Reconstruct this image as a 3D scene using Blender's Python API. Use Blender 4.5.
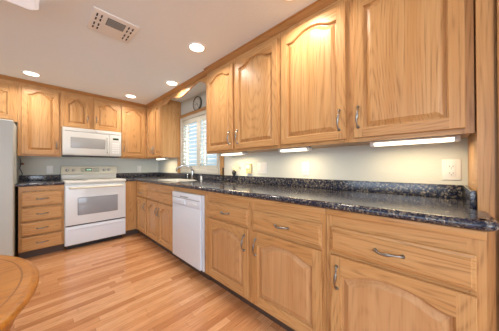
import bpy, bmesh, math, random
from mathutils import Vector, Matrix
random.seed(7)
S = bpy.context.scene
for o in list(bpy.data.objects): bpy.data.objects.remove(o)
C = S.collection
PI = math.pi

# ------------------------------------------------------------------ camera
cam = bpy.data.cameras.new('camera'); co = bpy.data.objects.new('camera', cam); C.objects.link(co)
F_PX = 198.54
cam.sensor_fit = 'HORIZONTAL'; cam.sensor_width = 36; cam.lens = 36*F_PX/499
cam.shift_x = (249.5-244.83)/499; cam.shift_y = (165.53-165.5)/499
cam.clip_start = .02
th, pt, ro = math.radians(45.847), math.radians(.302), math.radians(-.199)
Fv = Vector((math.sin(th), math.cos(th), 0)); Rv = Vector((math.cos(th), -math.sin(th), 0)); Uv = Vector((0, 0, 1))
F2 = Fv*math.cos(pt)+Uv*math.sin(pt); U2 = Uv*math.cos(pt)-Fv*math.sin(pt)
R3 = Rv*math.cos(ro)+U2*math.sin(ro); U3 = U2*math.cos(ro)-Rv*math.sin(ro)
M = Matrix((R3, U3, -F2)).transposed().to_4x4(); M.translation = Vector((-1.708, -4.164, 1.114))
co.matrix_world = M
S.camera = co

# ------------------------------------------------------------------ world, exposure, large lights
H = 2.242
w = bpy.data.worlds.new('world'); S.world = w; w.use_nodes = True
nt = w.node_tree; bg = nt.nodes['Background']
tc = nt.nodes.new('ShaderNodeTexCoord'); sp = nt.nodes.new('ShaderNodeSeparateXYZ'); rp = nt.nodes.new('ShaderNodeValToRGB')
nt.links.new(tc.outputs['Generated'], sp.inputs[0]); nt.links.new(sp.outputs['Z'], rp.inputs[0]); nt.links.new(rp.outputs[0], bg.inputs['Color'])
rp.color_ramp.elements[0].position = 0.0; rp.color_ramp.elements[0].color = (.56, .76, .86, 1)
rp.color_ramp.elements[1].position = .45; rp.color_ramp.elements[1].color = (.55, .78, 1, 1)
bg.inputs['Strength'].default_value = 1.2
S.view_settings.view_transform = 'Standard'; S.view_settings.look = 'None'
S.view_settings.gamma = 1; S.view_settings.use_curve_mapping = False
S.view_settings.exposure = -0.26

def area(name, loc, target, sx, sy, power, col, shape='RECTANGLE', spread=PI):
    l = bpy.data.lights.new(name, 'AREA'); l.shape = shape; l.size = sx
    if shape in ('RECTANGLE', 'ELLIPSE'): l.size_y = sy
    l.energy = power; l.color = col; l.spread = spread
    o = bpy.data.objects.new(name, l); C.objects.link(o); o.location = loc
    o.rotation_euler = (Vector(target)-Vector(loc)).to_track_quat('-Z', 'Y').to_euler()
    return o
# daylight fill lamps, added at invented windows behind and left of the camera
area('daylight_fill_rear', (-3.0, -8.05, 1.25), (-2.0, -4, 1.0), 3.2, 1.9, 175, (.80, .89, 1))
area('daylight_fill_side', (-5.65, -4.2, 1.3), (-2, -3.4, .9), 2.4, 1.6, 80, (.74, .85, 1))
area('louver_fill', (.75, -1.53, .45), (0, -1.53, 1.5), 1.6, .6, 110, (.90, .96, 1))  # unseen lamp outside, low under the sink window, added to brighten the louvers

# ------------------------------------------------------------------ materials
def mat(name, col, rough=.5, metal=0, **k):
    m = bpy.data.materials.new(name); m.use_nodes = True
    b = m.node_tree.nodes['Principled BSDF']
    b.inputs['Base Color'].default_value = (*col, 1); b.inputs['Roughness'].default_value = rough; b.inputs['Metallic'].default_value = metal
    for a, v in k.items(): b.inputs[a.replace('_', ' ')].default_value = v
    return m
class N:
    def __init__(s, m): s.t = m.node_tree; s.b = s.t.nodes['Principled BSDF']
    def n(s, typ, **k):
        x = s.t.nodes.new('ShaderNode'+typ)
        for a, v in k.items():
            if a.startswith('i_'): x.inputs[a[2:].replace('_', ' ')].default_value = v
            else: setattr(x, a, v)
        return x
    def l(s, a, b): s.t.links.new(a, b)
    def math(s, op, a, b=None):
        x = s.n('Math', operation=op)
        for i, v in enumerate((a, b)):
            if v is None: continue
            if isinstance(v, (int, float)): x.inputs[i].default_value = v
            else: s.l(v, x.inputs[i])
        return x.outputs[0]
    def mix(s, f, a, b, mode='MIX'):
        x = s.n('Mix', data_type='RGBA', blend_type=mode)
        for i, v in ((0, f), (6, a), (7, b)):
            if isinstance(v, (int, float)): x.inputs[i].default_value = v
            elif isinstance(v, tuple): x.inputs[i].default_value = (*v, 1)
            else: s.l(v, x.inputs[i])
        return x.outputs[2]
    def ramp(s, f, stops):
        x = s.n('ValToRGB'); r = x.color_ramp
        while len(r.elements) < len(stops): r.elements.new(.5)
        for e, (p, c) in zip(r.elements, stops): e.position = p; e.color = (*c, 1)
        s.l(f, x.inputs[0]); return x.outputs[0]
    def bump(s, h, strength, dist):
        x = s.n('Bump', i_Strength=strength, i_Distance=dist); s.l(h, x.inputs['Height']); s.l(x.outputs[0], s.b.inputs['Normal'])

OAK_L, OAK_M, OAK_D = (.60, .338, .140), (.53, .270, .098), (.25, .105, .034)
def oak(name, axis, light=OAK_L, mid=OAK_M, dark=OAK_D, rough=.34, k=1.0):
    m = mat(name, mid, rough, Specular_IOR_Level=.32); q = N(m)
    tc = q.n('TexCoord'); oi = q.n('ObjectInfo')
    off = q.n('VectorMath', operation='SCALE'); off.inputs[0].default_value = (7, 3, 5); q.l(oi.outputs['Random'], off.inputs['Scale'])
    ad = q.n('VectorMath', operation='ADD'); q.l(tc.outputs['Object'], ad.inputs[0]); q.l(off.outputs[0], ad.inputs[1])
    def stretch(v):
        mp = q.n('Mapping'); s = [1, 1, 1]; s[axis] = v; mp.inputs['Scale'].default_value = s
        q.l(ad.outputs[0], mp.inputs[0]); return mp.outputs[0]
    n1 = q.n('TexNoise', i_Scale=4.5, i_Detail=1.2, i_Roughness=.3); q.l(stretch(.13), n1.inputs['Vector'])
    ring = q.math('SINE', q.math('MULTIPLY', n1.outputs[0], 190.))
    ring = q.math('POWER', q.math('ADD', q.math('MULTIPLY', ring, .5), .5), 3.)
    n2 = q.n('TexNoise', i_Scale=120, i_Detail=2, i_Roughness=.6); q.l(stretch(.03), n2.inputs['Vector'])
    n3 = q.n('TexNoise', i_Scale=22, i_Detail=2); q.l(stretch(.04), n3.inputs['Vector'])
    base = q.mix(q.ramp(n3.outputs[0], [(.32, (0, 0, 0)), (.68, (1, 1, 1))]), mid, light)
    pore = q.ramp(n2.outputs[0], [(.47, (0, 0, 0)), (.60, (1, 1, 1))])
    f = q.math('MINIMUM', q.math('MULTIPLY', q.math('ADD', q.math('MULTIPLY', ring, .13), q.math('MULTIPLY', pore, q.math('ADD', .14, q.math('MULTIPLY', ring, .30)))), k), 1)
    col = q.mix(f, base, dark)
    q.l(col, q.b.inputs['Base Color']); q.bump(f, .03, .001)
    return m
OX, OY, OZ = oak('oak grain x', 0), oak('oak grain y', 1), oak('oak grain z', 2)
TBL = oak('table oak', 0, (.58, .245, .035), (.48, .18, .02), (.22, .065, .008), .3, .9)
OP = oak('oak panel', 2, (.59, .335, .155), (.53, .278, .118), (.28, .125, .045), .34, .6)
OCR = oak('oak crown', 1, (.47, .235, .085), (.40, .185, .06), (.20, .08, .025), .34, .8)
OCX = oak('oak crown x', 0, (.47, .235, .085), (.40, .185, .06), (.20, .08, .025), .34, .8)
def granite():
    m = mat('granite', (.02, .02, .03), .15); q = N(m); tc = q.n('TexCoord')
    v = q.n('TexVoronoi', i_Scale=105); q.l(tc.outputs['Object'], v.inputs['Vector'])
    v2 = q.n('TexVoronoi', i_Scale=210); q.l(tc.outputs['Object'], v2.inputs['Vector'])
    n = q.n('TexNoise', i_Scale=60, i_Detail=4); q.l(tc.outputs['Object'], n.inputs['Vector'])
    sep = q.n('SeparateColor'); q.l(v.outputs['Color'], sep.inputs[0])
    c1 = q.ramp(sep.outputs[0], [(.0, (.006, .009, .020)), (.45, (.010, .016, .045)), (.58, (.026, .035, .075)), (.72, (.11, .095, .08)), (.90, (.26, .22, .17)), (1., (.36, .32, .27))])
    c1b = q.mix(q.ramp(n.outputs[0], [(.42, (0, 0, 0)), (.6, (1, 1, 1))]), c1, (.009, .013, .032))
    s2 = q.n('SeparateColor'); q.l(v2.outputs['Color'], s2.inputs[0])
    fl = q.ramp(s2.outputs[1], [(.80, (0, 0, 0)), (.88, (1, 1, 1))])
    q.l(q.mix(fl, c1b, (.12, .11, .10)), q.b.inputs['Base Color'])
    return m
GR = granite()
def floor_mat():
    m = mat('floor oak strips', (.5, .3, .15), .2); q = N(m); tc = q.n('TexCoord')
    sp = q.n('SeparateXYZ'); q.l(tc.outputs['Object'], sp.inputs[0]); PW = .0572
    yr = q.math('DIVIDE', sp.outputs['Y'], PW); row = q.math('FLOOR', yr)
    wn = q.n('TexWhiteNoise', noise_dimensions='1D'); q.l(row, wn.inputs['W'])
    xr = q.math('DIVIDE', q.math('ADD', sp.outputs['X'], q.math('MULTIPLY', wn.outputs['Value'], 5.)), .74); bd = q.math('FLOOR', xr)
    cv = q.n('CombineXYZ'); q.l(bd, cv.inputs[0]); q.l(row, cv.inputs[1])
    w2 = q.n('TexWhiteNoise', noise_dimensions='2D'); q.l(cv.outputs[0], w2.inputs['Vector'])
    def edge(v, w):
        f_ = q.math('FRACT', v); a_ = q.math('MINIMUM', f_, q.math('SUBTRACT', 1., f_)); return q.math('LESS_THAN', a_, w)
    joint = q.math('MAXIMUM', edge(yr, .018), edge(xr, .0014))
    n0 = q.n('TexNoise', i_Scale=1.0, i_Detail=1)
    mp0 = q.n('Mapping'); mp0.inputs['Scale'].default_value = (1.2, 22, 1); q.l(tc.outputs['Object'], mp0.inputs[0]); q.l(mp0.outputs[0], n0.inputs['Vector'])
    tone = q.math('ADD', q.math('MULTIPLY', w2.outputs['Value'], .72), q.math('MULTIPLY', n0.outputs[0], .35))
    col = q.ramp(tone, [(.08, (.45, .18, .07)), (.35, (.60, .27, .115)), (.65, (.72, .36, .165)), (1.0, (.84, .49, .265))])
    mp = q.n('Mapping'); mp.inputs['Scale'].default_value = (.05, 1, 1); q.l(tc.outputs['Object'], mp.inputs[0])
    n2 = q.n('TexNoise', i_Scale=130, i_Detail=3); q.l(mp.outputs[0], n2.inputs['Vector'])
    mp3 = q.n('Mapping'); mp3.inputs['Scale'].default_value = (.14, 1, 1); q.l(tc.outputs['Object'], mp3.inputs[0])
    n3 = q.n('TexNoise', i_Scale=14, i_Detail=2); q.l(mp3.outputs[0], n3.inputs['Vector'])
    ring = q.math('POWER', q.math('ADD', q.math('MULTIPLY', q.math('SINE', q.math('MULTIPLY', n3.outputs[0], 60.)), .5), .5), 3.)
    f = q.math('ADD', q.math('MULTIPLY', q.ramp(n2.outputs[0], [(.45, (0, 0, 0)), (.7, (1, 1, 1))]), .28), q.math('MULTIPLY', ring, .14))
    col = q.mix(f, col, (.27, .10, .035))
    col = q.mix(q.math('MULTIPLY', joint, .5), col, (.16, .06, .025))
    q.l(col, q.b.inputs['Base Color'])
    return m
def paint(name, col, bscale, bstr, rough=.8):
    m = mat(name, col, rough); q = N(m); tc = q.n('TexCoord')
    n = q.n('TexNoise', i_Scale=bscale, i_Detail=3); q.l(tc.outputs['Object'], n.inputs['Vector'])
    q.bump(n.outputs[0], bstr, .004); return m
WALL = paint('wall paint', (.66, .675, .62), 70, .35)
CEIL = paint('ceiling paint', (.84, .90, .95), 45, .3)
FLOOR = floor_mat()
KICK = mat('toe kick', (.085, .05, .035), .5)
DARK = mat('dark gap', (.02, .016, .014), .7)
ALM = mat('almond enamel', (.76, .735, .67), .25)
ALO = mat('oven door enamel', (.72, .74, .75), .25)
ALM2 = mat('almond panel', (.72, .68, .54), .3)
APW = mat('appliance white', (.72, .76, .82), .3)
WHT = mat('white plastic', (.82, .81, .78), .35)
TAN = mat('tan plastic', (.62, .50, .27), .4)
GLS = mat('oven glass', (.30, .31, .33), .08)
ALW = mat('microwave enamel', (.66, .64, .59), .3)
MWG = mat('microwave window', (.36, .35, .33), .25)
BLK = mat('black plastic', (.015, .015, .017), .35)
GRY = mat('grey plastic', (.35, .35, .34), .5)
GRN = mat('green display', (.02, .06, .03), .2)
PEW = mat('pewter', (.30, .29, .27), .32, 1)
CHR = mat('chrome', (.42, .42, .41), .16, 1)
SNK = mat('sink enamel', (.60, .58, .50), .25)
SHT = mat('shutter cream', (.62, .59, .50), .45)
LOU = mat('louver white', (.88, .88, .86), .45)
FRG = paint('fridge skin', (.50, .52, .49), 160, .25, .45)
TRW = mat('light trim white', (.85, .84, .82), .5)
def emit(name, col, st):
    m = mat(name, (.8, .8, .8)); b = m.node_tree.nodes['Principled BSDF']
    b.inputs['Emission Color'].default_value = (*col, 1); b.inputs['Emission Strength'].default_value = st; return m
BULB = emit('lamp glow', (1, .90, .76), 7.)
TUBE = emit('tube glow', (1, .88, .66), 3)
DIFF = emit('fixture diffuser', (.93, .93, 1), .45)
GLED = emit('clock digits', (.2, .9, .5), .8)
PANE = bpy.data.materials.new('window glass'); PANE.use_nodes = True
_t = PANE.node_tree; _t.nodes.clear(); _o = _t.nodes.new('ShaderNodeOutputMaterial'); _a = _t.nodes.new('ShaderNodeBsdfTransparent'); _g = _t.nodes.new('ShaderNodeBsdfGlossy'); _x = _t.nodes.new('ShaderNodeMixShader')
_x.inputs[0].default_value = .06; _g.inputs['Roughness'].default_value = .02
_t.links.new(_a.outputs[0], _x.inputs[1]); _t.links.new(_g.outputs[0], _x.inputs[2]); _t.links.new(_x.outputs[0], _o.inputs[0])

# ------------------------------------------------------------------ helpers
WORLD = {}
def wloc(o): return WORLD.get(o.name, Vector((0, 0, 0))) if o else Vector((0, 0, 0))
def thing(name, label, cat, loc, group=None):
    o = bpy.data.objects.new(name, None); C.objects.link(o); o.location = loc; WORLD[o.name] = Vector(loc)
    o.empty_display_size = .05
    o['label'] = label; o['category'] = cat
    if group: o['group'] = group
    return o
def tag(o, label, cat, group=None):
    o['label'] = label; o['category'] = cat
    if group: o['group'] = group
    return o
class MB:
    """collects shapes (world coordinates) in one bmesh; fr maps local (s,t,d) to world"""
    def __init__(s, fr=None): s.b = bmesh.new(); s.m = []; s.fr = fr or (lambda a, b, c: (a, b, c))
    def mi(s, m):
        if m not in s.m: s.m.append(m)
        return s.m.index(m)
    def v(s, *p): return s.b.verts.new(s.fr(*p))
    def face(s, vs, m, smooth=False):
        try: f = s.b.faces.new(vs)
        except ValueError: return
        f.material_index = s.mi(m); f.smooth = smooth; return f
    def box(s, a0, a1, b0, b1, c0, c1, m, bev=0):
        t = bmesh.new(); vs = [t.verts.new((x, y, z)) for x in (a0, a1) for y in (b0, b1) for z in (c0, c1)]
        for q in ((0, 1, 3, 2), (4, 6, 7, 5), (0, 4, 5, 1), (2, 3, 7, 6), (0, 2, 6, 4), (1, 5, 7, 3)): t.faces.new([vs[i] for i in q])
        if bev: bmesh.ops.bevel(t, geom=list(t.edges), offset=bev, segments=2, profile=.6, affect='EDGES')
        s.merge(t, m, bool(bev)); return s
    def merge(s, t, m, smooth=False):
        mp = {v: s.v(*v.co) for v in t.verts}
        for f in t.faces: s.face([mp[v] for v in f.verts], m, smooth)
        t.free()
    def ring_stack(s, rings, m, cap=True, closed=True, smooth=True):
        R = [[s.v(*p) for p in r] for r in rings]
        n = len(R[0])
        for a, b in zip(R, R[1:]):
            for i in range(n if closed else n-1):
                s.face([a[i], a[(i+1) % n], b[(i+1) % n], b[i]], m, smooth)
        if cap:
            s.face(R[0][::-1], m); s.face(R[-1], m)
    def lathe(s, c, prof, m, axis=2, n=24, cap=True):
        """prof = [(r, h)], around axis through c"""
        rings = []
        for r, h in prof:
            ring = []
            for i in range(n):
                a = 2*PI*i/n; u, v_ = r*math.cos(a), r*math.sin(a)
                p = [0, 0, 0]; p[axis] = c[axis]+h; p[(axis+1) % 3] = c[(axis+1) % 3]+u; p[(axis+2) % 3] = c[(axis+2) % 3]+v_
                ring.append(p)
            rings.append(ring)
        s.ring_stack(rings, m, cap)
    def tube(s, pts, rad, m, n=8, flat=1.0, up=(0, 0, 1)):
        P = [Vector(p) for p in pts]; rings = []
        if not hasattr(rad, '__len__'): rad = [rad]*len(P)
        for i, p in enumerate(P):
            d = (P[min(i+1, len(P)-1)]-P[max(i-1, 0)]).normalized(); u = Vector(up)
            if abs(d.dot(u)) > .95: u = Vector((1, 0, 0)) if abs(d.x) < .9 else Vector((0, 1, 0))
            a = d.cross(u).normalized(); b = a.cross(d).normalized()
            rings.append([tuple(p+a*rad[i]*math.cos(2*PI*k/n)+b*rad[i]*flat*math.sin(2*PI*k/n)) for k in range(n)])
        s.ring_stack(rings, m)
    def build(s, name, parent=None, origin=None):
        bm = s.b
        bmesh.ops.recalc_face_normals(bm, faces=list(bm.faces))
        cs = [v.co for v in bm.verts]
        if origin is None:
            if parent is None: origin = Vector((sum(c.x for c in cs)/len(cs), sum(c.y for c in cs)/len(cs), min(c.z for c in cs)))
            else: origin = Vector([(min(c[i] for c in cs)+max(c[i] for c in cs))/2 for i in range(3)])
        origin = Vector(origin)
        for v in bm.verts: v.co -= origin
        me = bpy.data.meshes.new(name); bm.to_mesh(me); bm.free()
        for m in s.m: me.materials.append(m)
        o = bpy.data.objects.new(name, me); C.objects.link(o)
        o.parent = parent; o.location = origin-wloc(parent); WORLD[o.name] = origin
        return o
def struct(name, mb, origin=(0, 0, 0), parent=None):
    o = mb.build(name, parent, origin)
    o['kind'] = 'structure'; return o

# frames: s along the run (left to right as seen from the front), t up, d out from the face
def LONG(x, y0=0): return lambda s, t, d: (x-d, y0-s, t)
def BACK(y, x0=0): return lambda s, t, d: (x0+s, y-d, t)
def mats(kind): return (OZ, OY) if kind == 'L' else (OZ, OX)

# ------------------------------------------------------------------ room shell
XL, YF = -5.8, -8.2
T = .12
b = MB(); b.box(XL-T, T, YF-T, T, -.1, 0, FLOOR); struct('floor', b)
b = MB(); b.box(XL-T, T, YF-T, T, H, H+.1, CEIL); struct('ceiling', b)
b = MB(); b.box(XL-T, T, 0, T, 0, H, WALL); struct('wall_back', b)
WY0, WY1, WZ0, WZ1 = -2.04, -1.00, 1.06, 1.94           # window opening over the sink
b = MB()
b.box(0, T, WY1, 0, 0, H, WALL); b.box(0, T, YF-T, WY0, 0, H, WALL); b.box(0, T, WY0, WY1, 0, WZ0, WALL); b.box(0, T, WY0, WY1, WZ1, H, WALL)
struct('wall_right', b)
b = MB()
b.box(XL-T, XL, -3, 0, 0, H, WALL); b.box(XL-T, XL, YF-T, -5.4, 0, H, WALL); b.box(XL-T, XL, -5.4, -3, 0, .5, WALL); b.box(XL-T, XL, -5.4, -3, 2.1, H, WALL)
struct('wall_left', b)
b = MB()
b.box(XL, -4.6, YF-T, YF, 0, H, WALL); b.box(-1.4, 0, YF-T, YF, 0, H, WALL); b.box(-4.6, -1.4, YF-T, YF, 0, .3, WALL); b.box(-4.6, -1.4, YF-T, YF, 2.15, H, WALL)
struct('wall_front', b)
for nm, (a0, a1, b0, b1, c0, c1) in {'window_2': (XL-.08, XL-.07, -5.4, -3, .5, 2.1), 'window_3': (-4.6, -1.4, YF-.08, YF-.07, .3, 2.15)}.items():  # invented windows out of view, openings for the daylight fill lamps
    b = MB(); b.box(a0, a1, b0, b1, c0, c1, PANE)
    o = struct(nm, b); f = MB()
    if nm == 'window_2':
        for y in (-5.4, -4.23, -3.06): f.box(XL-.1, XL-.04, y, y+.06, .5, 2.1, SHT)
        for z in (.5, 2.04): f.box(XL-.1, XL-.04, -5.4, -3, z, z+.06, SHT)
    else:
        for x in (-4.6, -3.03, -1.46): f.box(x, x+.06, YF-.1, YF-.04, .3, 2.15, SHT)
        for z in (.3, 2.09): f.box(-4.6, -1.4, YF-.1, YF-.04, z, z+.06, SHT)
    f.build('window_frame', o)
# baseboards where walls are bare
b = MB(); b.box(XL, -2.85, -.015, 0, 0, .09, OX, .003); struct('baseboard_back', b)
b = MB(); b.box(XL, XL+.015, YF, -.015, 0, .09, OY, .003); struct('baseboard_left', b)

# ------------------------------------------------------------------ window over the sink with plantation shutters
b = MB(); b.box(.085, .09, WY0, WY1, WZ0, WZ1, PANE)
win = struct('window_1', b)
b = MB()
b.box(.06, .11, WY0, WY0+.016, WZ0, WZ1, SHT); b.box(.06, .11, WY1-.016, WY1, WZ0, WZ1, SHT); b.box(.07, .11, -1.545, -1.52, WZ0, WZ1, SHT)
b.box(.06, .11, WY0, WY1, WZ0, WZ0+.04, SHT); b.box(.06, .11, WY0, WY1, WZ1-.04, WZ1, SHT)
b.build('window_frame', win)
b = MB()                                              # oak casing
CT = 1.945
b.box(-.022, -.001, -.985, -.862, 1.003, CT, OZ, .004); b.box(-.022, -.001, -2.125, -2.06, 1.003, CT, OZ, .004)
b.box(-.026, -.001, -2.135, -.862, CT, CT+.055, OY, .005)
b.build('window_casing', win)
b = MB()                                              # white shutter frame
b.box(-.03, .03, -1.03, -.986, 1.01, CT, SHT, .003); b.box(-.03, .03, -2.058, -2.03, 1.01, CT, SHT, .003)
b.box(-.03, .03, -2.03, -1.03, 1.01, 1.075, SHT, .003); b.box(-.03, .03, -2.03, -1.03, CT-.055, CT, SHT, .003)
b.build('shutter_frame', win)
SHUT = thing('window_shutter', 'white plantation shutter panel at left of the sink window, half hidden by the oak wall cabinet edge', 'shutter', (0, -1.28, 1.076), 'shutters in the sink window')
SHUT['label'] = 'left white plantation shutter panel, the one nearer the corner, in the sink window'
SHUT2 = thing('window_shutter', 'right white plantation shutter panel, partly behind the wall cabinet, in the sink window', 'shutter', (0, -1.78, 1.076), 'shutters in the sink window')
for par, ya, yb in ((SHUT, -1.532, -1.032), (SHUT2, -2.028, -1.536)):
    b = MB(); z0, z1 = 1.077, CT-.057
    b.box(-.02, .008, ya, ya+.042, z0, z1, SHT, .003); b.box(-.02, .008, yb-.042, yb, z0, z1, SHT, .003)
    b.box(-.02, .008, ya+.042, yb-.042, z0, z0+.055, SHT, .003); b.box(-.02, .008, ya+.042, yb-.042, z1-.07, z1, SHT, .003)
    b.build('shutter_panel', par)
    zz = z0+.055+.028; nl = 11; step = (z1-.07-z0-.055)/nl
    for i in range(nl):
        zc = z0+.055+step*(i+.5); b = MB(); ring = []
        for y in (ya+.044, yb-.044):
            ring.append([(-.006+.030*math.cos(a)*math.cos(.1), y, zc+.030*math.cos(a)*math.sin(.1)+.0065*math.sin(a)) for a in [2*PI*k/12 for k in range(12)]])
        b.ring_stack(ring, LOU); b.build('louver', par)
    b = MB(); ym = (ya+yb)/2; b.box(-.042, -.033, ym-.006, ym+.006, z0+.08, z1-.09, SHT, .002); b.build('tilt_rod', par)

# ------------------------------------------------------------------ handles, doors, drawers
def handle(parent, fr, s, t, d, vertical=True, L=.1):
    b = MB(); pts, rad = [], []
    n = 16
    for i in range(n+1):
        u = -1+2*i/n
        dd = d+.004+.024*(1-abs(u)**3.)
        wob = .003*math.sin(u*PI)
        r = .0035+.0042*math.exp(-(u*2.2)**2)+.0022*math.exp(-((abs(u)-.92)*9)**2)
        p = (s+wob, t+u*L/2, dd) if vertical else (s+u*L/2, t+wob, dd)
        pts.append(fr(*p)); rad.append(r)
    b.tube(pts, rad, PEW, 8)
    for u in (-1, 1):
        c = (s, t+u*L*.47, d) if vertical else (s+u*L*.47, t, d)
        a = []
        for r, dd in ((.009, 0), (.009, .003), (.005, .006), (.0045, .012)):
            a.append([fr(c[0]+r*math.cos(2*PI*k/10), c[1]+r*math.sin(2*PI*k/10), d+dd) for k in range(10)])
        b.ring_stack(a, PEW)
    return b.build('handle', parent)
def door(parent, fr, kind, s0, s1, t0, t1, d=0, arch=True, hs=None, ht=None, name='door', sw=.052, hl=.1):
    """raised-panel door with a cathedral top; s,t in run coordinates"""
    mv, mh = mats(kind); b = MB(fr); th = .02; W = s1-s0
    sw = min(sw, W*.2); rw = .052
    up = t1 > 1.5
    rise = ((.048 if kind == 'L' else .058) if up else .045) if arch else 0
    rt = .040 if up else .052                        # rail above the crown of the arch
    if W < .33: rise *= 1.2
    def a(x):                                         # x in -1..1, opening's top
        if not arch: return t1-rw
        q = .5+.5*math.cos(PI*min(1, abs(x)/(.86 if up else .94))**(1.35 if up else 1.6))
        return t1-rt-rise*(1-q)
    top = lambda x: a(x)
    # back slab
    e = .003
    n = 28
    xs = [-1+2*i/n for i in range(n+1)]
    def loop(inset, dd):
        L, R = s0+sw+inset, s1-sw-inset; B = t0+rw+inset; mid = (L+R)/2; hw = (R-L)/2
        lo = [b.v(mid+hw*x, B, d+dd) for x in xs]; hi = [b.v(mid+hw*x, top(x)-inset, d+dd) for x in xs]
        return lo, hi
    L0 = loop(0, th)
    L, R = s0+sw, s1-sw
    # rails between the stiles
    for lst, tt in ((L0[0], t0+e), (L0[1], t1-e)):
        out = [b.v(v_s, tt, d+th) for v_s in [L+(R-L)*(x+1)/2 for x in xs]]
        for i in range(n):
            b.face([lst[i], lst[i+1], out[i+1], out[i]], mh)
    # stiles
    for q0, q1 in ((s0+e, L), (R, s1-e)):
        vs = [b.v(q0, t0+e, d+th), b.v(q1, t0+e, d+th), b.v(q1, t1-e, d+th), b.v(q0, t1-e, d+th)]
        b.face(vs, mv)
    # rounded outside lip and sides
    P = [(s0+e, t0+e), (s1-e, t0+e), (s1-e, t1-e), (s0+e, t1-e)]; Q = [(s0, t0), (s1, t0), (s1, t1), (s0, t1)]
    r0 = [b.v(x, y, d+th) for x, y in P]; r1 = [b.v(x, y, d+th-e*1.5) for x, y in Q]; r2 = [b.v(x, y, d) for x, y in Q]
    for i in range(4):
        j = (i+1) % 4; mm = mh if i % 2 == 0 else mv
        b.face([r0[i], r0[j], r1[j], r1[i]], mm); b.face([r1[i], r1[j], r2[j], r2[i]], mm)
    b.face([r2[3], r2[2], r2[1], r2[0]], mv)
    prev = L0; pm = mv if up else OP
    for k, (ins, dd) in enumerate(((.005, th-.006), (.006, th-.016), (.014, th-.0165), (.036, th-.004), (.039, th-.003))):
        cur = loop(ins, dd)
        for q in (0, 1):
            for i in range(n): b.face([prev[q][i], prev[q][i+1], cur[q][i+1], cur[q][i]], mh if k < 2 else pm)
        for i in (0, n): b.face([prev[0][i], prev[1][i], cur[1][i], cur[0][i]], mv if k < 2 else pm)
        prev = cur
    for i in range(n): b.face([prev[0][i], prev[0][i+1], prev[1][i+1], prev[1][i]], pm)
    o = b.build(name, parent)
    if hs is not None: handle(o, fr, hs, ht, d+th, True, hl)
    return o
def drawer(parent, fr, kind, s0, s1, t0, t1, d=0, handled=True, name='drawer', hl=.1):
    mv, mh = mats(kind); b = MB(fr)
    prof = [(0, 0), (0, .010), (.003, .013), (.011, .015), (.015, .020)]
    rings = [[(s0+i, t0+i, d+dd), (s1-i, t0+i, d+dd), (s1-i, t1-i, d+dd), (s0+i, t1-i, d+dd)] for i, dd in prof]
    b.ring_stack(rings, mh, smooth=False)
    o = b.build(name, parent)
    if handled: handle(o, fr, (s0+s1)/2, (t0+t1)/2, d+.02, False, hl)
    return o
def frame(parent, fr, kind, s0, s1, t0, t1, stiles, rails, th=.02):
    """face frame: stiles [(a,b)], rails [(t0,t1,sa,sb)]; lies from d=-th to d=0"""
    mv, mh = mats(kind); b = MB(fr)
    for a, c in stiles: b.box(a, c, t0, t1, -th, 0, mv)
    for r in rails:
        sa, sb = (r[2], r[3]) if len(r) > 2 else (s0, s1)
        b.box(sa, sb, r[0], r[1], -th, -.0005, mh)
    return b.build('face_frame', parent)
ZC = .884                                              # underside of the worktop
# ---- long base run (fronts face -x).  s = -y
XB = -.61
def long_base(name, label, s0, s1, stiles, rails, xb=XB, kick=True, top=ZC-.002, strip=True, s_body=None):
    fr = LONG(xb)
    r = thing(name, label, 'cabinet', (xb/2, -(s0+s1)/2, 0), 'base cabinets along the window wall')
    sb = s_body or (s0, s1)
    b = MB(); b.box(xb+.0205, -.003, -sb[1], -sb[0], .1, top, OZ); b.build('carcass', r)
    frame(r, fr, 'L', s0, s1, .1, top, stiles, rails)
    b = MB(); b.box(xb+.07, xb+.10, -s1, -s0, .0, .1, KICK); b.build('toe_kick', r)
    if strip:
        b = MB(fr); b.box(s0, s1, .85, top, 0, .008, OY, .002); b.build('top_moulding', r)
    return r, fr
g = .002
r, fr = long_base('base_cabinet', 'narrow oak corner base cabinet with one small drawer, between range side and sink cabinet', .612, 1.118,
    [(.612, .715), (1.078, 1.118)], [(.78, ZC-.002, .715, 1.078), (.63, .66, .715, 1.078), (.1, .14, .715, 1.078)], s_body=(.612, 1.118))
drawer(r, fr, 'L', .71, 1.09, .655, .785, 0, True, hl=.085); door(r, fr, 'L', .71, 1.09, .125, .642, 0, hs=1.06, ht=.52)
r, fr = long_base('base_cabinet', 'oak sink base cabinet with wide false drawer front above two arched doors', 1.12, 1.943,
    [(1.12, 1.15), (1.50, 1.55), (1.905, 1.943)], [(.78, ZC-.002, 1.15, 1.905), (.63, .66, 1.15, 1.905), (.1, .14, 1.15, 1.905)])
drawer(r, fr, 'L', 1.13, 1.925, .655, .785, 0, False, name='false_drawer_front')
door(r, fr, 'L', 1.13, 1.515, .125, .642, 0, hs=1.487, ht=.52); door(r, fr, 'L', 1.535, 1.925, .125, .642, 0, hs=1.563, ht=.52)
r, fr = long_base('base_cabinet', 'wide oak base cabinet right of the dishwasher, two drawers over two arched doors', 2.561, 3.722,
    [(2.561, 2.64), (3.13, 3.20), (3.69, 3.722)], [(.785, ZC-.002, 2.64, 3.69), (.635, .675, 2.64, 3.69), (.1, .145, 2.64, 3.69)])
for a, c, h in ((2.628, 3.143, 3.107), (3.187, 3.70, 3.222)):
    drawer(r, fr, 'L', a, c, .662, .792); door(r, fr, 'L', a, c, .13, .645, 0, hs=h, ht=.535, hl=.12)
r, fr = long_base('base_cabinet', 'oak base cabinet nearest the camera beside the tall cabinet, one wide drawer and door', 3.724, 4.286,
    [(3.724, 3.76), (4.24, 4.286)], [(.785, ZC-.002, 3.76, 4.24), (.635, .675, 3.76, 4.24), (.1, .145, 3.76, 4.24)])
drawer(r, fr, 'L', 3.748, 4.262, .662, .792, hl=.105); door(r, fr, 'L', 3.748, 4.262, .13, .645, 0, hs=3.783, ht=.535, hl=.12)

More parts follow.
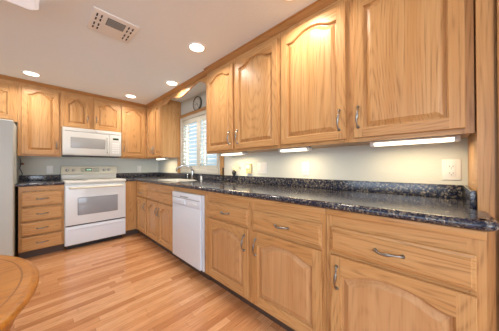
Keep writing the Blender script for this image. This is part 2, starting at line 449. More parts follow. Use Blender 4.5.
# ---- back base cabinets (fronts face -y)
r = thing('base_cabinet', 'oak four-drawer base cabinet between refrigerator and range', 'cabinet', (-1.69, -.3, 0))
fr = BACK(XB)
b = MB(); b.box(-1.888, -1.488, XB+.0205, -.003, .1, ZC-.002, OZ); b.build('carcass', r)
frame(r, fr, 'B', -1.888, -1.488, .1, ZC-.002, [(-1.888, -1.865), (-1.512, -1.488)], [(.83, ZC-.002, -1.865, -1.512), (.1, .12, -1.865, -1.512)])
b = MB(); b.box(-1.888, -1.488, XB+.07, XB+.10, 0, .1, KICK); b.build('toe_kick', r)
for a, c in ((.642, .812), (.458, .626), (.288, .442), (.105, .272)):
    drawer(r, fr, 'B', -1.872, -1.504, a, c, hl=.10)
r = thing('base_cabinet', 'blind oak corner base panel right of the range', 'cabinet', (-.38, -.3, 0))
b = MB(); b.box(-.766, -.003, XB+.0205, -.003, .1, ZC-.002, OZ); b.build('carcass', r)
b = MB(BACK(XB)); b.box(-.766, -.612, .1, ZC-.002, -.02, 0, OZ); b.build('face_panel', r)
b = MB(); b.box(-.766, -.545, XB+.07, XB+.10, 0, .1, KICK); b.build('toe_kick', r)

# ------------------------------------------------------------------ worktops
CX = -.622                                             # bullnose centre line is inset from the front edge
def bull(b, path, z0, z1, rad, cap=True):
    """bullnose strip along a path of (x,y,nx,ny) with outward normals"""
    n = 8; zc = (z0+z1)/2; hz = (z1-z0)/2; R = []
    for x, y, nx, ny in path:
        R.append([(x+nx*rad*math.cos(a), y+ny*rad*math.cos(a), zc+hz*math.sin(a)) for a in [-PI/2+PI*k/n for k in range(n+1)]])
    b.ring_stack(R, GR, cap=False, closed=False)
ct = thing('countertop', 'speckled dark granite worktop running from the range round the corner under the window', 'countertop', (-.32, -2.2, ZC))
b = MB(); z0, z1 = ZC, .922
YE = -4.318
SX0, SX1, SY0, SY1 = -.50, -.165, -1.74, -1.20           # sink cut-out
b.box(CX, 0-.001, SY1, -.001, z0, z1, GR); b.box(CX, -.001, -4.287, SY0, z0, z1, GR)
b.box(CX, SX0, SY0, SY1, z0, z1, GR); b.box(SX1, -.001, SY0, SY1, z0, z1, GR)
b.box(-.766, CX, CX, -.001, z0, z1, GR); b.box(CX+.03, -.40, -4.30, -4.287, z0, z1, GR)
# rounded near end
path = [(-.766, CX, 0, -1), (CX-.02, CX, 0, -1)]
bull(b, path, z0, z1, .02)
path = [(CX, CX-.001, -1, 0), (CX, -4.27, -1, 0)]
for k in range(1, 9):
    a = PI/2*k/8; path.append((CX+.03-.03*math.cos(a), -4.27-.03*math.sin(a), -math.cos(a), -math.sin(a)))
path.append((-.402, -4.30, 0, -1)); bull(b, path, z0, z1, .02)
b.box(CX, CX+.03, -4.287, -4.27, z0, z1, GR)
ang = [PI/2*k/8 for k in range(9)]
for zz in (z0, z1):
    ce = b.v(CX+.03, -4.27, zz); rr = [b.v(CX+.03-.03*math.cos(a), -4.27-.03*math.sin(a), zz) for a in ang]
    for i in range(8): b.face([ce, rr[i], rr[i+1]], GR)
b.build('worktop_slab', ct, (0, 0, ZC))
b = MB()
b.box(-.764, -.001, -.021, -.001, z1+.0005, 1.002, GR, .002); b.box(-.021, -.001, -4.266, -.0215, z1+.0005, 1.002, GR, .002)
b.box(-.365, -.001, -4.287, -4.267, z1+.0005, 1.002, GR, .002)
b.build('backsplash', ct, (0, 0, ZC))
ct2 = thing('countertop', 'short dark granite worktop over the four drawers, left of the range', 'countertop', (-1.69, -.3, ZC))
b = MB(); b.box(-1.912, -1.491, CX, -.001, z0, z1, GR); bull(b, [(-1.912, CX, 0, -1), (-1.491, CX, 0, -1)], z0, z1, .02)
b.build('worktop_slab', ct2, (0, 0, ZC))
b = MB(); b.box(-1.912, -1.491, -.021, -.001, z1+.0005, 1.002, GR, .002); b.build('backsplash', ct2, (0, 0, ZC))

# ------------------------------------------------------------------ sink and faucet
b = MB(); rings = []
def rrect(x0, x1, y0, y1, r, z):
    out = []
    for cx, cy, a0 in ((x1-r, y1-r, 0), (x0+r, y1-r, PI/2), (x0+r, y0+r, PI), (x1-r, y0+r, 1.5*PI)):
        for k in range(6): a = a0+PI/2*k/5; out.append((cx+r*math.cos(a), cy+r*math.sin(a), z))
    return out
rings = [rrect(SX0-.010, SX1+.010, SY0-.010, SY1+.010, .055, z1+.0008), rrect(SX0-.008, SX1+.008, SY0-.008, SY1+.008, .055, z1+.004), rrect(SX0+.004, SX1-.004, SY0+.004, SY1-.004, .05, z1+.003),
         rrect(SX0+.012, SX1-.012, SY0+.012, SY1-.012, .05, z1-.01), rrect(SX0+.02, SX1-.02, SY0+.02, SY1-.02, .05, z1-.03)]
b.ring_stack(rings, SNK, cap=False)
bowl = [rrect(SX0+.02, SX1-.02, SY0+.02, SY1-.02, .05, z1-.03), rrect(SX0+.03, SX1-.03, SY0+.03, SY1-.03, .05, z1-.037)]
b.ring_stack(bowl, SNK, cap=False); R = [b.v(*p) for p in rrect(SX0+.03, SX1-.03, SY0+.03, SY1-.03, .05, z1-.037)]; b.face(R, SNK)
sk = b.build('sink', None); tag(sk, 'pale enamel sink set in the granite worktop below the window', 'sink')
FY = -1.43; fx = -.062; zf = z1+.001
fa = thing('faucet', 'chrome gooseneck kitchen faucet behind the sink', 'faucet', (fx, FY, zf))
b = MB(); b.lathe((fx, FY, zf), [(.030, 0), (.030, .008), (.023, .02), (.020, .10), (.021, .13), (.016, .15)], CHR); b.build('faucet_body', fa)
b = MB(); pts = [(fx, FY, zf+.08), (fx, FY, zf+.13)]
for k in range(0, 13):
    a = PI*k/12*.93; pts.append((fx-.10+.10*math.cos(a), FY+.12*(k/12), zf+.135+.072*math.sin(a)))
pts.append((pts[-1][0]-.006, pts[-1][1], pts[-1][2]-.03)); b.tube(pts, .015, CHR, 10); b.build('spout', fa)
b = MB(); b.tube([(fx, FY-.018, zf+.055), (fx-.005, FY-.045, zf+.085), (fx-.01, FY-.05, zf+.135)], [.008, .007, .009], CHR, 8); b.build('handle', fa)
b = MB(); b.lathe((fx-.005, -1.30, zf), [(.019, 0), (.019, .006), (.012, .012), (.012, .05), (.015, .055), (.013, .07)], CHR, n=16)
tag(b.build('side_sprayer', None), 'short chrome side sprayer on the worktop left of the faucet base', 'sprayer')
sd = thing('soap_dispenser', 'small white and chrome soap dispenser right of the faucet', 'dispenser', (fx, -1.675, zf))
b = MB(); b.lathe((fx, -1.675, zf), [(.019, 0), (.019, .006), (.014, .012), (.014, .05), (.010, .055)], WHT, n=16); b.build('base', sd)
b = MB(); b.lathe((fx, -1.675, zf+.055), [(.006, 0), (.006, .02), (.011, .022), (.011, .03)], CHR, n=12); b.tube([(fx, -1.675, zf+.078), (fx-.04, -1.675, zf+.074)], .005, CHR); b.build('pump', sd)
# slim upright holder at the right of the window
ph = thing('paper_towel_holder', 'slim dark upright holder with round foot, on the worktop below right end of window', 'holder', (-.10, -2.22, zf))
b = MB(); b.lathe((-.10, -2.22, zf), [(.05, 0), (.05, .006), (.04, .010)], BLK, n=20); b.build('foot', ph)
b = MB(); b.lathe((-.10, -2.22, zf+.009), [(.009, 0), (.009, .15), (.014, .155), (.009, .17)], BLK, n=12); b.build('post', ph)
# little dark vase with pale blossoms
vs = thing('bud_vase', 'small dark bud vase with pale flowers on the worktop against the backsplash', 'vase', (-.05, -2.37, zf))
b = MB(); b.lathe((-.05, -2.37, zf), [(.013, 0), (.010, .01), (.006, .05), (.008, .08), (.024, .10), (.028, .12), (.022, .138), (.012, .146)], BLK, n=16); b.build('vase', vs)
b = MB(); LEAF = mat('leaf', (.12, .16, .06), .6)
tips = []
for i in range(6):
    a = i*1.05+.3; ty = -2.37-.045*math.sin(a)-.03; tx = -.05-.02*math.cos(a); tz = zf+.155+.018*i
    if i > 3: tz = zf+.13+.01*i
    b.tube([(-.05, -2.37, zf+.14), ((tx-.05)/2, (ty-2.37)/2, zf+.15), (tx, ty, tz)], [.002, .0018, .0012], LEAF, 5); tips.append((tx, ty, tz))
b.build('stems', vs)
PET = mat('petals', (.80, .70, .42), .6)
for (tx, ty, tz) in tips[:5]:
    b = MB()
    for k in range(5):
        a = 2*PI*k/5; c = Vector((tx, ty+.009*math.cos(a), tz+.009*math.sin(a)))
        b.lathe(tuple(c), [(.002, -.004), (.007, -.001), (.007, .002), (.002, .004)], PET, axis=0, n=8)
    b.build('blossom', vs)

# ------------------------------------------------------------------ dishwasher
dw = thing('dishwasher', 'white dishwasher built in under the granite worktop', 'dishwasher', (-.32, -2.25, 0))
fr = LONG(XB)
a0, a1 = 1.947, 2.557
b = MB(); b.box(XB+.002, -.01, -a1, -a0, .1, ZC-.004, GRY); b.build('tub', dw)
b = MB(fr); b.box(a0, a1, .838, ZC-.003, -.02, 0, OY); o = b.build('filler_rail', dw); o['label'] = 'oak filler rail'
b = MB(fr); b.box(a0+.012, a1-.028, .115, .70, .001, .032, APW, .004); b.build('door', dw)
b = MB(fr)
b.box(a0+.012, a1-.028, .702, .834, .001, .034, APW, .005); b.box(a0+.02, a1-.036, .775, .781, .034, .036, GRY)
b.box(a0+.2, a1-.25, .788, .80, .034, .037, GRY, .001)
cp = b.build('control_panel', dw)
b = MB(fr); b.box(a0+.05, a1-.30, .715, .765, .034, .046, APW, .006); b.build('handle', cp)
for k in range(4):
    b = MB(fr); b.box(a1-.25+k*.045, a1-.225+k*.045, .73, .75, .034, .038, WHT, .001); b.build('button', cp)
b = MB(fr); b.box(a1-.022, a1, .11, .834, .0, .012, APW); b.build('side_trim', dw)
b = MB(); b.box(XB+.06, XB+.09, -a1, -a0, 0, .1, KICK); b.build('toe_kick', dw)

# ------------------------------------------------------------------ range
X0, X1 = -1.484, -.772
rg = thing('range', 'almond freestanding electric range between the four drawers and the corner', 'range', ((X0+X1)/2, -.33, 0))
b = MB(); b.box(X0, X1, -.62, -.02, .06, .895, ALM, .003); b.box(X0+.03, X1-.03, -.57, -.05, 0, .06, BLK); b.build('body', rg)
b = MB(); b.box(X0, X1, -.668, -.05, .896, .926, ALM, .008); ck = b.build('cooktop', rg)
for cx, cy, rr in ((-1.30, -.49, .09), (-.95, -.49, .075), (-1.30, -.22, .075), (-.95, -.22, .09)):
    b = MB(); b.lathe((cx, cy, .9262), [(rr, 0), (rr, .001), (rr-.006, .0012)], GRY, n=28); b.build('burner', ck)
b = MB()                                              # backguard: lower riser and tilted control face
b.box(X0, X1, -.075, -.02, .926, 1.0, ALM, .004)
prof = [(-.02, 1.0), (-.095, 1.0), (-.10, 1.01), (-.075, 1.12), (-.065, 1.13), (-.02, 1.13)]
b.ring_stack([[(x, y, z) for y, z in prof] for x in (X0-.006, X1+.006)], ALM2, smooth=False)
bgd = b.build('backguard', rg)
def bgp(x, t, o=0):                                    # point on tilted face, t in 0..1
    return (x, -.10+.025*t-o, 1.01+.11*t)
for kx in (-1.42, -1.345, -.95, -.885):
    b = MB(); rings = []
    for r_, o_ in ((.021, .0), (.021, .008), (.017, .018), (.013, .02)):
        c = Vector(bgp(kx, .52, o_)); rings.append([(c.x+r_*math.cos(a), c.y+r_*math.sin(a)*.22, c.z+r_*math.sin(a)) for a in [2*PI*k/16 for k in range(16)]])
    b.ring_stack(rings, GRY); b.box(kx-.004, kx+.004, -.118, -.109, 1.055, 1.082, ALM)
    b.build('knob', bgd)
b = MB(); P = [bgp(-1.26, .2, .002), bgp(-1.02, .2, .002), bgp(-1.02, .85, .002), bgp(-1.26, .85, .002)]
Q = [bgp(-1.26, .2, -.002), bgp(-1.02, .2, -.002), bgp(-1.02, .85, -.002), bgp(-1.26, .85, -.002)]
b.ring_stack([Q, P], mat('control glass', (.50, .49, .36), .25), smooth=False); b.build('control_display', bgd)
b = MB(); b.ring_stack([[bgp(x, t, .002) for x, t in ((-1.20, .35), (-1.12, .35), (-1.12, .75), (-1.20, .75))], [bgp(x, t, .004) for x, t in ((-1.20, .35), (-1.12, .35), (-1.12, .75), (-1.20, .75))]], GRN, smooth=False); b.build('clock_display', bgd)
b = MB()
for kk, dx in enumerate((-1.185, -1.17, -1.152, -1.137)):
    b.ring_stack([[bgp(x, t, o_) for x, t in ((dx, .45), (dx+.009, .45), (dx+.009, .66), (dx, .66))] for o_ in (.004, .005)], GLED, smooth=False)
b.build('clock_digits', bgd)
for i in range(6):
    b = MB(); x = -1.25+.042*(i if i < 1 else i) if i < 1 else -1.10+.028*((i-1) % 3); t = .3 if i < 4 else .62
    b.ring_stack([[bgp(u, t_, o_) for u, t_ in ((x, t), (x+.018, t), (x+.018, t+.16), (x, t+.16))] for o_ in (.001, .004)], GRY, smooth=False); b.build('button', bgd)
od = MB(); od.box(X0+.006, X1-.006, -.662, -.622, .335, .872, ALO, .006)
od = od.build('oven_door', rg)
b = MB(); b.box(-1.355, -.885, -.6665, -.661, .46, .70, GLS, .008); b.build('window', od)
b = MB(); zz = .835
b.tube([(X0+.05, -.665, zz), (X0+.055, -.70, zz), (X0+.08, -.71, zz), (X1-.08, -.71, zz), (X1-.055, -.70, zz), (X1-.05, -.665, zz)], .0145, ALM2, 10); b.build('handle', od)
b = MB(); b.box(X0+.006, X1-.006, -.66, -.622, .075, .318, APW, .006); sdw = b.build('storage_drawer', rg)
b = MB(); b.box(X0+.03, X1-.03, -.668, -.659, .27, .292, APW, .004); b.build('drawer_lip', sdw)
b = MB(); b.box(X0+.008, X1-.008, -.64, -.622, .318, .335, BLK); b.build('door_gap_trim', rg)

# ------------------------------------------------------------------ microwave over the range
mx0, mx1, my = -1.493, -.776, -.42
mz0, mz1 = 1.287, 1.683
mw = thing('microwave', 'white over-the-range microwave under the two small oak cabinets', 'microwave', ((mx0+mx1)/2, -.22, mz0))
b = MB(); b.box(mx0, mx1, my+.03, -.003, mz0, mz1, ALW, .004); b.build('body', mw)
b = MB(); b.box(mx0, mx1-.17, my, my+.029, mz0+.01, mz1-.055, ALW, .006); md = b.build('door', mw)
b = MB(); b.box(mx0+.085, mx1-.225, my-.003, my+.004, mz0+.105, mz1-.135, MWG, .005)
b.build('window', md)
b = MB(); b.tube([(mx1-.195, my-.002, mz0+.05), (mx1-.195, my-.03, mz0+.07), (mx1-.195, my-.034, (mz0+mz1)/2-.02), (mx1-.195, my-.03, mz1-.12), (mx1-.195, my-.002, mz1-.10)], .010, ALW, 10); b.build('handle', md)
b = MB(); b.box(mx1-.168, mx1, my, my+.029, mz0+.01, mz1-.055, ALW, .005); mp = b.build('control_panel', mw)
b = MB(); b.box(mx1-.12, mx1-.04, my-.002, my+.003, mz1-.135, mz1-.105, GRN); b.build('clock_display', mp)
for i in range(4):
    for j in range(5):
        b = MB(); b.box(mx1-.128+i*.026, mx1-.108+i*.026, my-.0015, my+.003, mz0+.045+j*.036, mz0+.068+j*.036, WHT, .001); b.build('button', mp)
b = MB(); b.box(mx0, mx1, my, my+.029, mz1-.053, mz1, ALW, .004)
vg = b.build('vent_grille', mw)
b = MB()
for i in range(22): b.box(mx0+.03+i*.03, mx0+.052+i*.03, my-.001, my+.001, mz1-.05, mz1-.046, GRY)
b.build('vent_slots', vg)
b = MB(); b.lathe(((mx0+mx1)/2+.03, my, mz1-.03), [(.013, .001), (.013, -.003), (.009, -.0035)], GRY, axis=1, n=18); b.lathe(((mx0+mx1)/2+.03, my-.0035, mz1-.03), [(.009, .0), (.009, -.001)], APW, axis=1, n=18); b.build('badge', mw)
b = MB(); b.box(mx0+.02, mx1-.02, my+.04, -.05, mz0-.014, mz0-.001, BLK, .003); b.build('underside_filter', mw)

# ------------------------------------------------------------------ wall cabinets
ZU = 1.262; ZT = 2.2
def upper(label, kind, s0, s1, depth, z0, stiles, rails, group, cat='cabinet', side=None):
    if kind == 'L': fr = LONG(-depth); loc = (-depth/2, -(s0+s1)/2, z0)
    else: fr = BACK(-depth); loc = ((s0+s1)/2, -depth/2, z0)
    r = thing('wall_cabinet', label, cat, loc, group)
    b = MB(fr); b.box(s0, s1, z0+.012, H-.003, -(depth-.002), -.0205, OZ); b.build('carcass', r)
    frame(r, fr, kind, s0, s1, z0, H-.003, stiles, rails)
    return r, fr
GB = 'wall cabinets on the back wall'; GL = 'wall cabinets on the window wall'
def lt(s0, s1, z0): return [(2.12, H-.003, s0, s1), (z0, z0+.035, s0, s1)]
r, fr = upper('short oak wall cabinet above the refrigerator', 'B', -2.83, -1.912, .33, 1.69, [(-2.83, -2.79), (-2.39, -2.36), (-1.945, -1.912)], lt(-2.79, -1.945, 1.69), GB)
door(r, fr, 'B', -2.82, -2.385, 1.715, 2.15, hs=-2.41, ht=1.80); door(r, fr, 'B', -2.365, -1.94, 1.715, 2.15, hs=-2.34, ht=1.80)
r, fr = upper('tall single-door oak wall cabinet left of the microwave', 'B', -1.91, -1.500, .33, ZU, [(-1.91, -1.865), (-1.55, -1.500)], lt(-1.865, -1.55, ZU), GB)
door(r, fr, 'B', -1.88, -1.525, 1.285, 2.165, hs=-1.552, ht=1.42)
r, fr = upper('short two-door oak wall cabinet directly above the microwave', 'B', -1.498, -.762, .33, 1.686, [(-1.498, -1.46), (-1.195, -1.12), (-.80, -.762)], lt(-1.46, -.80, 1.686), GB)
door(r, fr, 'B', -1.478, -1.182, 1.70, 2.15, hs=-1.207, ht=1.84, hl=.09); door(r, fr, 'B', -1.128, -.775, 1.70, 2.15, hs=-1.10, ht=1.85, hl=.09)
r, fr = upper('tall narrow oak wall cabinet in the corner, right of the microwave', 'B', -.760, -.332, .33, ZU, [(-.76, -.735), (-.37, -.332)], lt(-.735, -.37, ZU), GB)
door(r, fr, 'B', -.75, -.375, 1.285, 2.15, hs=-.722, ht=1.43)
r, fr = upper('narrow two-door oak wall cabinet between corner and sink window', 'L', .332, .955, .33, ZU, [(.332, .365), (.63, .67), (.92, .955)], lt(.365, .92, ZU), GL)
door(r, fr, 'L', .35, .638, 1.285, 2.15, hs=.612, ht=1.40); door(r, fr, 'L', .655, .942, 1.285, 2.15, hs=.68, ht=1.40)
D2 = .355
r, fr = upper('oak wall cabinet right of the sink window with two tall arched doors', 'L', 2.236, 3.254, D2, ZU, [(2.236, 2.262), (2.69, 2.75), (3.225, 3.254)], lt(2.262, 3.225, ZU), GL)
door(r, fr, 'L', 2.25, 2.70, 1.285, 2.155, hs=2.655, ht=1.405, hl=.13); door(r, fr, 'L', 2.735, 3.235, 1.285, 2.155, hs=2.772, ht=1.405, hl=.13)
r, fr = upper('oak wall cabinet nearest the camera beside the tall end cabinet, two arched doors', 'L', 3.256, 4.284, D2, ZU, [(3.256, 3.29), (3.735, 3.81), (4.245, 4.284)], lt(3.29, 4.245, ZU), GL)
door(r, fr, 'L', 3.272, 3.752, 1.285, 2.155, hs=3.713, ht=1.41, hl=.13); door(r, fr, 'L', 3.797, 4.256, 1.285, 2.155, hs=3.822, ht=1.41, hl=.13)

# valance across the window, scalloped, same curve both ways
fr = LONG(-.325); b = MB(fr); V0, V1 = .957, 2.234; n = 60
VK = [(.95, 2.110), (1.08, 2.110), (1.13, 2.120), (1.19, 2.150), (1.25, 2.160), (1.34, 2.143), (1.46, 2.115), (1.58, 2.106), (1.68, 2.116), (1.78, 2.142), (1.88, 2.168), (1.98, 2.184), (2.06, 2.176), (2.13, 2.135), (2.18, 2.112), (2.24, 2.110)]
def vz(s):
    for (a0, z0_), (a1, z1_) in zip(VK, VK[1:]):
        if s <= a1:
            k = (s-a0)/(a1-a0); k = k*k*(3-2*k); return z0_+(z1_-z0_)*k
    return 2.11
sv = [V0+(V1-V0)*i/n for i in range(n+1)]
for d0, d1 in ((-.018, 0),):
    lo0 = [b.v(s, vz(s), d1) for s in sv]; hi0 = [b.v(s, H-.004, d1) for s in sv]; lo1 = [b.v(s, vz(s), d0) for s in sv]; hi1 = [b.v(s, H-.004, d0) for s in sv]
    for i in range(n):
        b.face([lo0[i], lo0[i+1], hi0[i+1], hi0[i]], OY); b.face([lo1[i+1], lo1[i], hi1[i], hi1[i+1]], OY)
        b.face([lo0[i+1], lo0[i], lo1[i], lo1[i+1]], OY); b.face([hi0[i], hi0[i+1], hi1[i+1], hi1[i]], OY)
    for i in (0, n): b.face([lo0[i], hi0[i], hi1[i], lo1[i]], OY)
tag(b.build('valance'), 'scalloped oak valance board bridging the cabinets above the sink window', 'valance')
# crown moulding
def crown(name, path, m):
    b = MB(); prof = [(0, 2.200), (.006, 2.200), (.008, 2.206), (.014, 2.209), (.024, 2.218), (.034, 2.230), (.044, 2.234), (.044, H-.001), (0, H-.001)]
    b.ring_stack([[(x+nx*o_, y+ny*o_, z) for o_, z in prof] for x, y, nx, ny in path], m, smooth=False)
    return struct(name, b)
crown('trim_1', [(-2.83, -.331, 0, -1), (-.331, -.331, -1, -1)], OCX)
crown('trim_2', [(-.331, -.331, -1, -1), (-.331, -2.234, -1, 0)], OCR)
crown('trim_3', [(-D2-.001, -2.236, -1, .0), (-D2-.001, -4.287, -1, 0)], OCR)

# ------------------------------------------------------------------ tall end cabinet (only its edge shows)
tl = thing('tall_cabinet', 'tall oak pantry cabinet at the right edge, floor to ceiling', 'cabinet', (-.19, -4.6, 0))
b = MB(); b.box(-.36, -.003, -4.98, -4.2885, 0, H-.003, OZ); b.build('carcass', tl)
fr = LONG(-.381); frame(tl, fr, 'L', 4.2885, 4.98, 0, H-.003, [(4.2885, 4.336), (4.93, 4.98)], [(.0, .1, 4.336, 4.93), (2.16, H-.003, 4.336, 4.93)])
door(tl, fr, 'L', 4.345, 4.925, .11, 2.15, hs=4.89, ht=1.1)

# ------------------------------------------------------------------ refrigerator
fx0, fx1 = -2.82, -1.918
rf = thing('refrigerator', 'off-white side-by-side refrigerator at left edge of the back wall', 'refrigerator', ((fx0+fx1)/2, -.38, 0))
b = MB(); b.box(fx0, fx1, -.69, -.03, .03, 1.635, FRG, .006); b.box(fx0+.03, fx1-.03, -.66, -.06, 0, .03, BLK); b.build('body', rf)
for a, c, nm in ((fx0, fx0+.36, 'freezer_door'), (fx0+.366, fx1, 'fridge_door')):
    b = MB(); b.box(a, c, -.765, -.695, .09, 1.642, FRG, .012); o = b.build(nm, rf)
    hx = fx0+.32 if nm == 'freezer_door' else fx0+.41
    b = MB(); b.tube([(hx, -.765, .75), (hx, -.80, .78), (hx, -.805, 1.1), (hx, -.80, 1.42), (hx, -.765, 1.45)], .012, FRG, 8); b.build('handle', o)
b = MB(); b.box(fx0+.01, fx1-.01, -.70, -.685, .02, .085, GRY); b.build('kick_grille', rf)
# cord hanging in the gap and reddish tag
b = MB(); b.tube([(-1.902, -.05, 1.24), (-1.895, -.05, 1.17), (-1.905, -.06, 1.10), (-1.88, -.08, 1.03), (-1.90, -.10, .94)], .005, mat('blue cord', (.02, .03, .10), .5), 6)
tag(b.build('power_cord'), 'dark blue cord hanging in the gap beside the refrigerator', 'cord')
wf = mat('red plastic', (.30, .09, .05), .5)
b = MB(); b.lathe((-1.885, -.03, 1.15), [(.012, 0), (.022, .008), (.018, .02), (.006, .026)], wf, n=14); tag(b.build('wall_hook'), 'small reddish hook on the wall under the tall cabinet, by the refrigerator', 'hook')

# ------------------------------------------------------------------ wall plates
def plate_L(y0, y1, z0_, z1_, label, cat, m=WHT, gangs=1, kind='rocker', nm='outlet'):
    r = thing(nm, label, cat, (0, (y0+y1)/2, z0_)); b = MB(); b.box(-.006, -.0005, y0, y1, z0_, z1_, m, .002); b.build('cover_plate', r)
    gw = (y1-y0)/gangs
    for gi in range(gangs):
        c = y0+gw*(gi+.5); zc = (z0_+z1_)/2
        b = MB(); b.box(-.009, -.005, c-.017, c+.017, zc-.035, zc+.035, m, .001); rk = b.build('rocker' if kind == 'rocker' else 'receptacle', r)
        if kind != 'rocker':
            b = MB()
            for dz in (-.02, .02):
                b.box(-.0095, -.0085, c-.008, c-.006, zc+dz-.005, zc+dz+.005, BLK); b.box(-.0095, -.0085, c+.006, c+.008, zc+dz-.004, zc+dz+.004, BLK)
                b.box(-.0095, -.0085, c-.002, c+.002, zc+dz-.012, zc+dz-.008, BLK)
            b.build('slots', rk)
    return r
plate_L(-4.262, -4.183, 1.03, 1.152, 'white double outlet near the tall cabinet, right end of the backsplash', 'outlet', kind='out')
plate_L(-3.325, -3.25, 1.03, 1.155, 'single white switch plate under the middle lit cabinet strip', 'light switch', nm='light_switch')
plate_L(-2.84, -2.70, 1.035, 1.155, 'wide double white switch plate right of the tan box', 'light switch', gangs=2, nm='light_switch')
r = thing('intercom', 'tan box mounted on the wall between the bud vase and the double switch', 'wall box', (0, -2.59, 1.03))
b = MB(); b.box(-.03, -.0005, -2.625, -2.55, 1.03, 1.15, TAN, .006); b.build('case', r)
b = MB(); b.box(-.034, -.029, -2.612, -2.563, 1.09, 1.135, WHT, .002); b.build('face', r)
def plate_B(x0, x1, z0_, z1_, label):
    r = thing('outlet', label, 'outlet', ((x0+x1)/2, 0, z0_)); b = MB(); b.box(x0, x1, -.006, -.0005, z0_, z1_, WHT, .002); b.build('cover_plate', r)
    c = (x0+x1)/2; zc = (z0_+z1_)/2
    b = MB(); b.box(c-.017, c+.017, -.009, -.005, zc-.035, zc+.035, WHT, .001); b.build('receptacle', r)
plate_B(-1.645, -1.575, 1.02, 1.135, 'white outlet on the back wall above the short worktop')
plate_B(-.41, -.335, 1.02, 1.135, 'white outlet on the back wall right of the range')

# ------------------------------------------------------------------ clock
CY, CZ, CR = -1.495, 2.095, .112
ck = thing('wall_clock', 'round wall clock with dark rim above the sink window', 'clock', (-.01, CY, CZ-CR))
b = MB(); b.lathe((-.001, CY, CZ), [(CR, 0), (CR, -.022), (CR-.005, -.026), (CR-.011, -.024), (CR-.011, -.010)], mat('clock rim', (.11, .09, .06), .3), axis=0, n=36); b.build('rim', ck)
b = MB(); b.lathe((-.001, CY, CZ), [(CR-.0115, -.0101), (CR-.0115, -.014)], mat('clock face', (.62, .62, .57), .5), axis=0, n=36); o = b.build('dial', ck)
for k in range(12):
    b = MB(); a = 2*PI*k/12; b.box(-.0165, -.0145, CY+.082*math.sin(a)-.005, CY+.082*math.sin(a)+.005, CZ+.082*math.cos(a)-.005, CZ+.082*math.cos(a)+.005, BLK); b.build('hour_mark', o)
for a, L_, nm in ((-1.9, .05, 'hour_hand'), (2.6, .072, 'minute_hand')):
    b = MB(); b.tube([(-.019, CY, CZ), (-.019, CY-L_*math.sin(a), CZ+L_*math.cos(a))], [.004, .002], BLK, 6); b.build(nm, ck)

# ------------------------------------------------------------------ recessed lights
def can(x, y, label, power=7.6):
    r = thing('recessed_light', label, 'ceiling light', (x, y, H-.004), 'recessed ceiling lights')
    b = MB(); n = 32; rr = [(.066, -.001), (.066, -.006), (.080, -.005), (.084, -.001)]
    b.lathe((x, y, H), rr+[rr[0]], TRW, n=n, cap=False); b.build('trim_ring', r)
    b = MB(); b.lathe((x, y, H), [(.0655, -.0012), (.0655, -.004), (.03, -.005)], BULB, n=n); b.build('lens', r)
    l = bpy.data.lights.new('can_lamp', 'AREA'); l.shape = 'DISK'; l.size = .12; l.energy = power; l.color = (1, .93, .83); l.spread = math.radians(150)
    o = bpy.data.objects.new('can_lamp', l); C.objects.link(o); o.parent = r; o.location = (0, 0, -.012)
can(-.68, -2.54, 'recessed ceiling light nearest the camera, in front of the right wall cabinets')
can(-1.785, -.665, 'recessed ceiling light at left, above the single-door cabinet by the refrigerator')
can(-.475, -1.605, 'recessed ceiling light in front of the scalloped valance')
can(-.705, -.667, 'recessed ceiling light near the kitchen corner, right of the microwave')
can(-.585, -3.50, 'recessed ceiling light whose rim just touches the top edge of the photo')
can(-2.3, -4.9, 'recessed ceiling light behind the camera')

# ------------------------------------------------------------------ fluorescent ceiling fixture
b = MB(); zb = 2.165
r = thing('ceiling_fixture', 'white rounded box ceiling fixture at the top left corner of the photo', 'ceiling light', (-2.2, -2.35, zb))
def slab(x0, x1, y0, y1, rad, z): return rrect(x0, x1, y0, y1, rad, z)
fx0_, fx1_, fy0_, fy1_ = -2.95, -1.716, -2.66, -2.20
b.ring_stack([slab(fx0_+.03, fx1_-.03, fy0_+.03, fy1_-.03, .03, H-.001), slab(fx0_, fx1_, fy0_, fy1_, .04, H-.02), slab(fx0_, fx1_, fy0_, fy1_, .04, zb+.02), slab(fx0_+.02, fx1_-.02, fy0_+.02, fy1_-.02, .03, zb), ], DIFF)
b.build('diffuser', r)

# ------------------------------------------------------------------ ceiling register
vt = thing('ceiling_vent', 'square white air register in the middle of the ceiling', 'vent', (-1.305, -2.30, H-.012))
VX0, VX1, VY0, VY1 = -1.45, -1.155, -2.445, -2.15
b = MB(); b.box(VX0, VX1, VY0, VY1, H-.009, H-.0005, TRW, .003); b.build('plate', vt)
DG = mat('vent grey', (.16, .16, .16), .6); BR = mat('vent slot', (.05, .04, .035), .7)
b = MB(); b.box(-1.355, -1.235, -2.40, -2.30, H-.012, H-.008, DG, .003); gr = b.build('center_grille', vt)
b = MB()
for i in range(7): b.box(-1.35, -1.24, -2.392+i*.0135, -2.388+i*.0135, H-.0145, H-.0118, GRY)
b.build('louvers', gr)
for (x0, x1) in ((-1.43, -1.372), (-1.222, -1.172)):
    for y0 in (-2.40, -2.28):
        for k in range(2):
            b = MB(); xx = x0+.006+k*.028
            b.box(xx, xx+.009, y0, y0+.085, H-.0115, H-.008, BR); b.build('slot', vt)
        b = MB(); b.box(x0, x1, y0+.036, y0+.044, H-.015, H-.0116, TRW); b.build('deflector', vt)

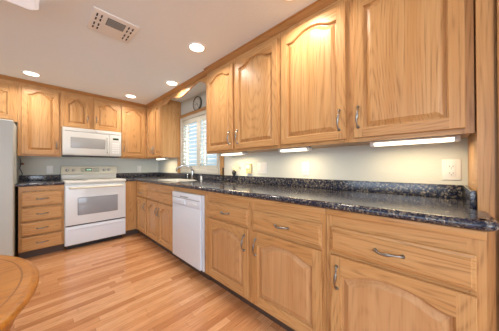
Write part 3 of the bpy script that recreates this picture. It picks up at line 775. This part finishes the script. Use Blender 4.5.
# ------------------------------------------------------------------ under-cabinet lights
def ucl(y0, y1, xc, label, z=ZU+.010, power=2.2):
    r = thing('under_cabinet_light', label, 'light', (xc, (y0+y1)/2, z-.031), 'under cabinet strip lights')
    b = MB(); b.box(xc-.03, xc+.03, y0, y1, z-.010, z, WHT, .002)
    for e in (y0, y1-.022): b.box(xc-.032, xc+.032, e, e+.022, z-.030, z, WHT, .003)
    b.build('housing', r)
    b = MB(); b.box(xc-.028, xc+.028, y0+.0225, y1-.0225, z-.029, z-.0105, TUBE, .006); b.build('tube_cover', r)
    l = bpy.data.lights.new('strip_lamp', 'AREA'); l.shape = 'RECTANGLE'; l.size = .04; l.size_y = y1-y0-.06; l.energy = power; l.color = (1, .78, .46)
    o = bpy.data.objects.new('strip_lamp', l); C.objects.link(o); o.parent = r; o.location = (0, 0, -.007)
    return r
ucl(-2.70, -2.31, -.19, 'lit strip light under the first wall cabinet right of the window, over the flowers', power=3.2)
ucl(-3.43, -3.14, -.19, 'lit strip light under the wall cabinets, over the single switch plate')
ucl(-4.25, -3.85, -.19, 'longest lit strip light, under the wall cabinet nearest the camera')
ucl(-.82, -.42, -.19, 'lit strip light under the narrow wall cabinet left of the window', power=2.4)

# ------------------------------------------------------------------ round oak table
tx, ty, tr, tz = -2.312, -3.088, .602, .72
tb = thing('dining_table', 'round honey oak dining table at the lower left', 'table', (tx, ty, 0))
b = MB(); b.lathe((tx, ty, tz), [(tr-.08, -.046), (tr-.036, -.045), (tr-.026, -.036), (tr-.010, -.033), (tr-.001, -.026), (tr, -.012), (tr-.003, -.006), (tr-.010, -.005), (tr-.014, -.001), (tr-.020, 0)], TBL, n=96); b.build('tabletop', tb, (tx, ty, tz))
b = MB()
b.lathe((tx, ty, tz), [(tr-.046, .0002), (tr-.045, .0008), (tr-.042, .0008), (tr-.041, .0002)], mat('inlay line', (.34, .13, .025), .4), n=96, cap=False)
b.build('inlay_ring', tb)
b = MB(); b.lathe((tx, ty, tz-.0462), [(tr-.055, 0), (tr-.055, -.075), (tr-.075, -.075), (tr-.075, 0)], TBL, n=72, cap=False); b.build('apron', tb)
b = MB(); b.lathe((tx, ty, 0), [(.09, .16), (.10, .2), (.07, .26), (.055, .36), (.085, .46), (.10, .52), (.07, .58), (.12, .62), (.16, .673)], TBL, n=32); b.build('pedestal', tb)
for k in range(4):
    a = PI/4+k*PI/2; ca, sa = math.cos(a), math.sin(a); b = MB()
    pts = [(tx+ca*.05, ty+sa*.05, .24), (tx+ca*.18, ty+sa*.18, .20), (tx+ca*.32, ty+sa*.32, .09), (tx+ca*.42, ty+sa*.42, .035)]
    b.tube(pts, [.045, .042, .034, .034], TBL, 10); b.build('leg', tb)
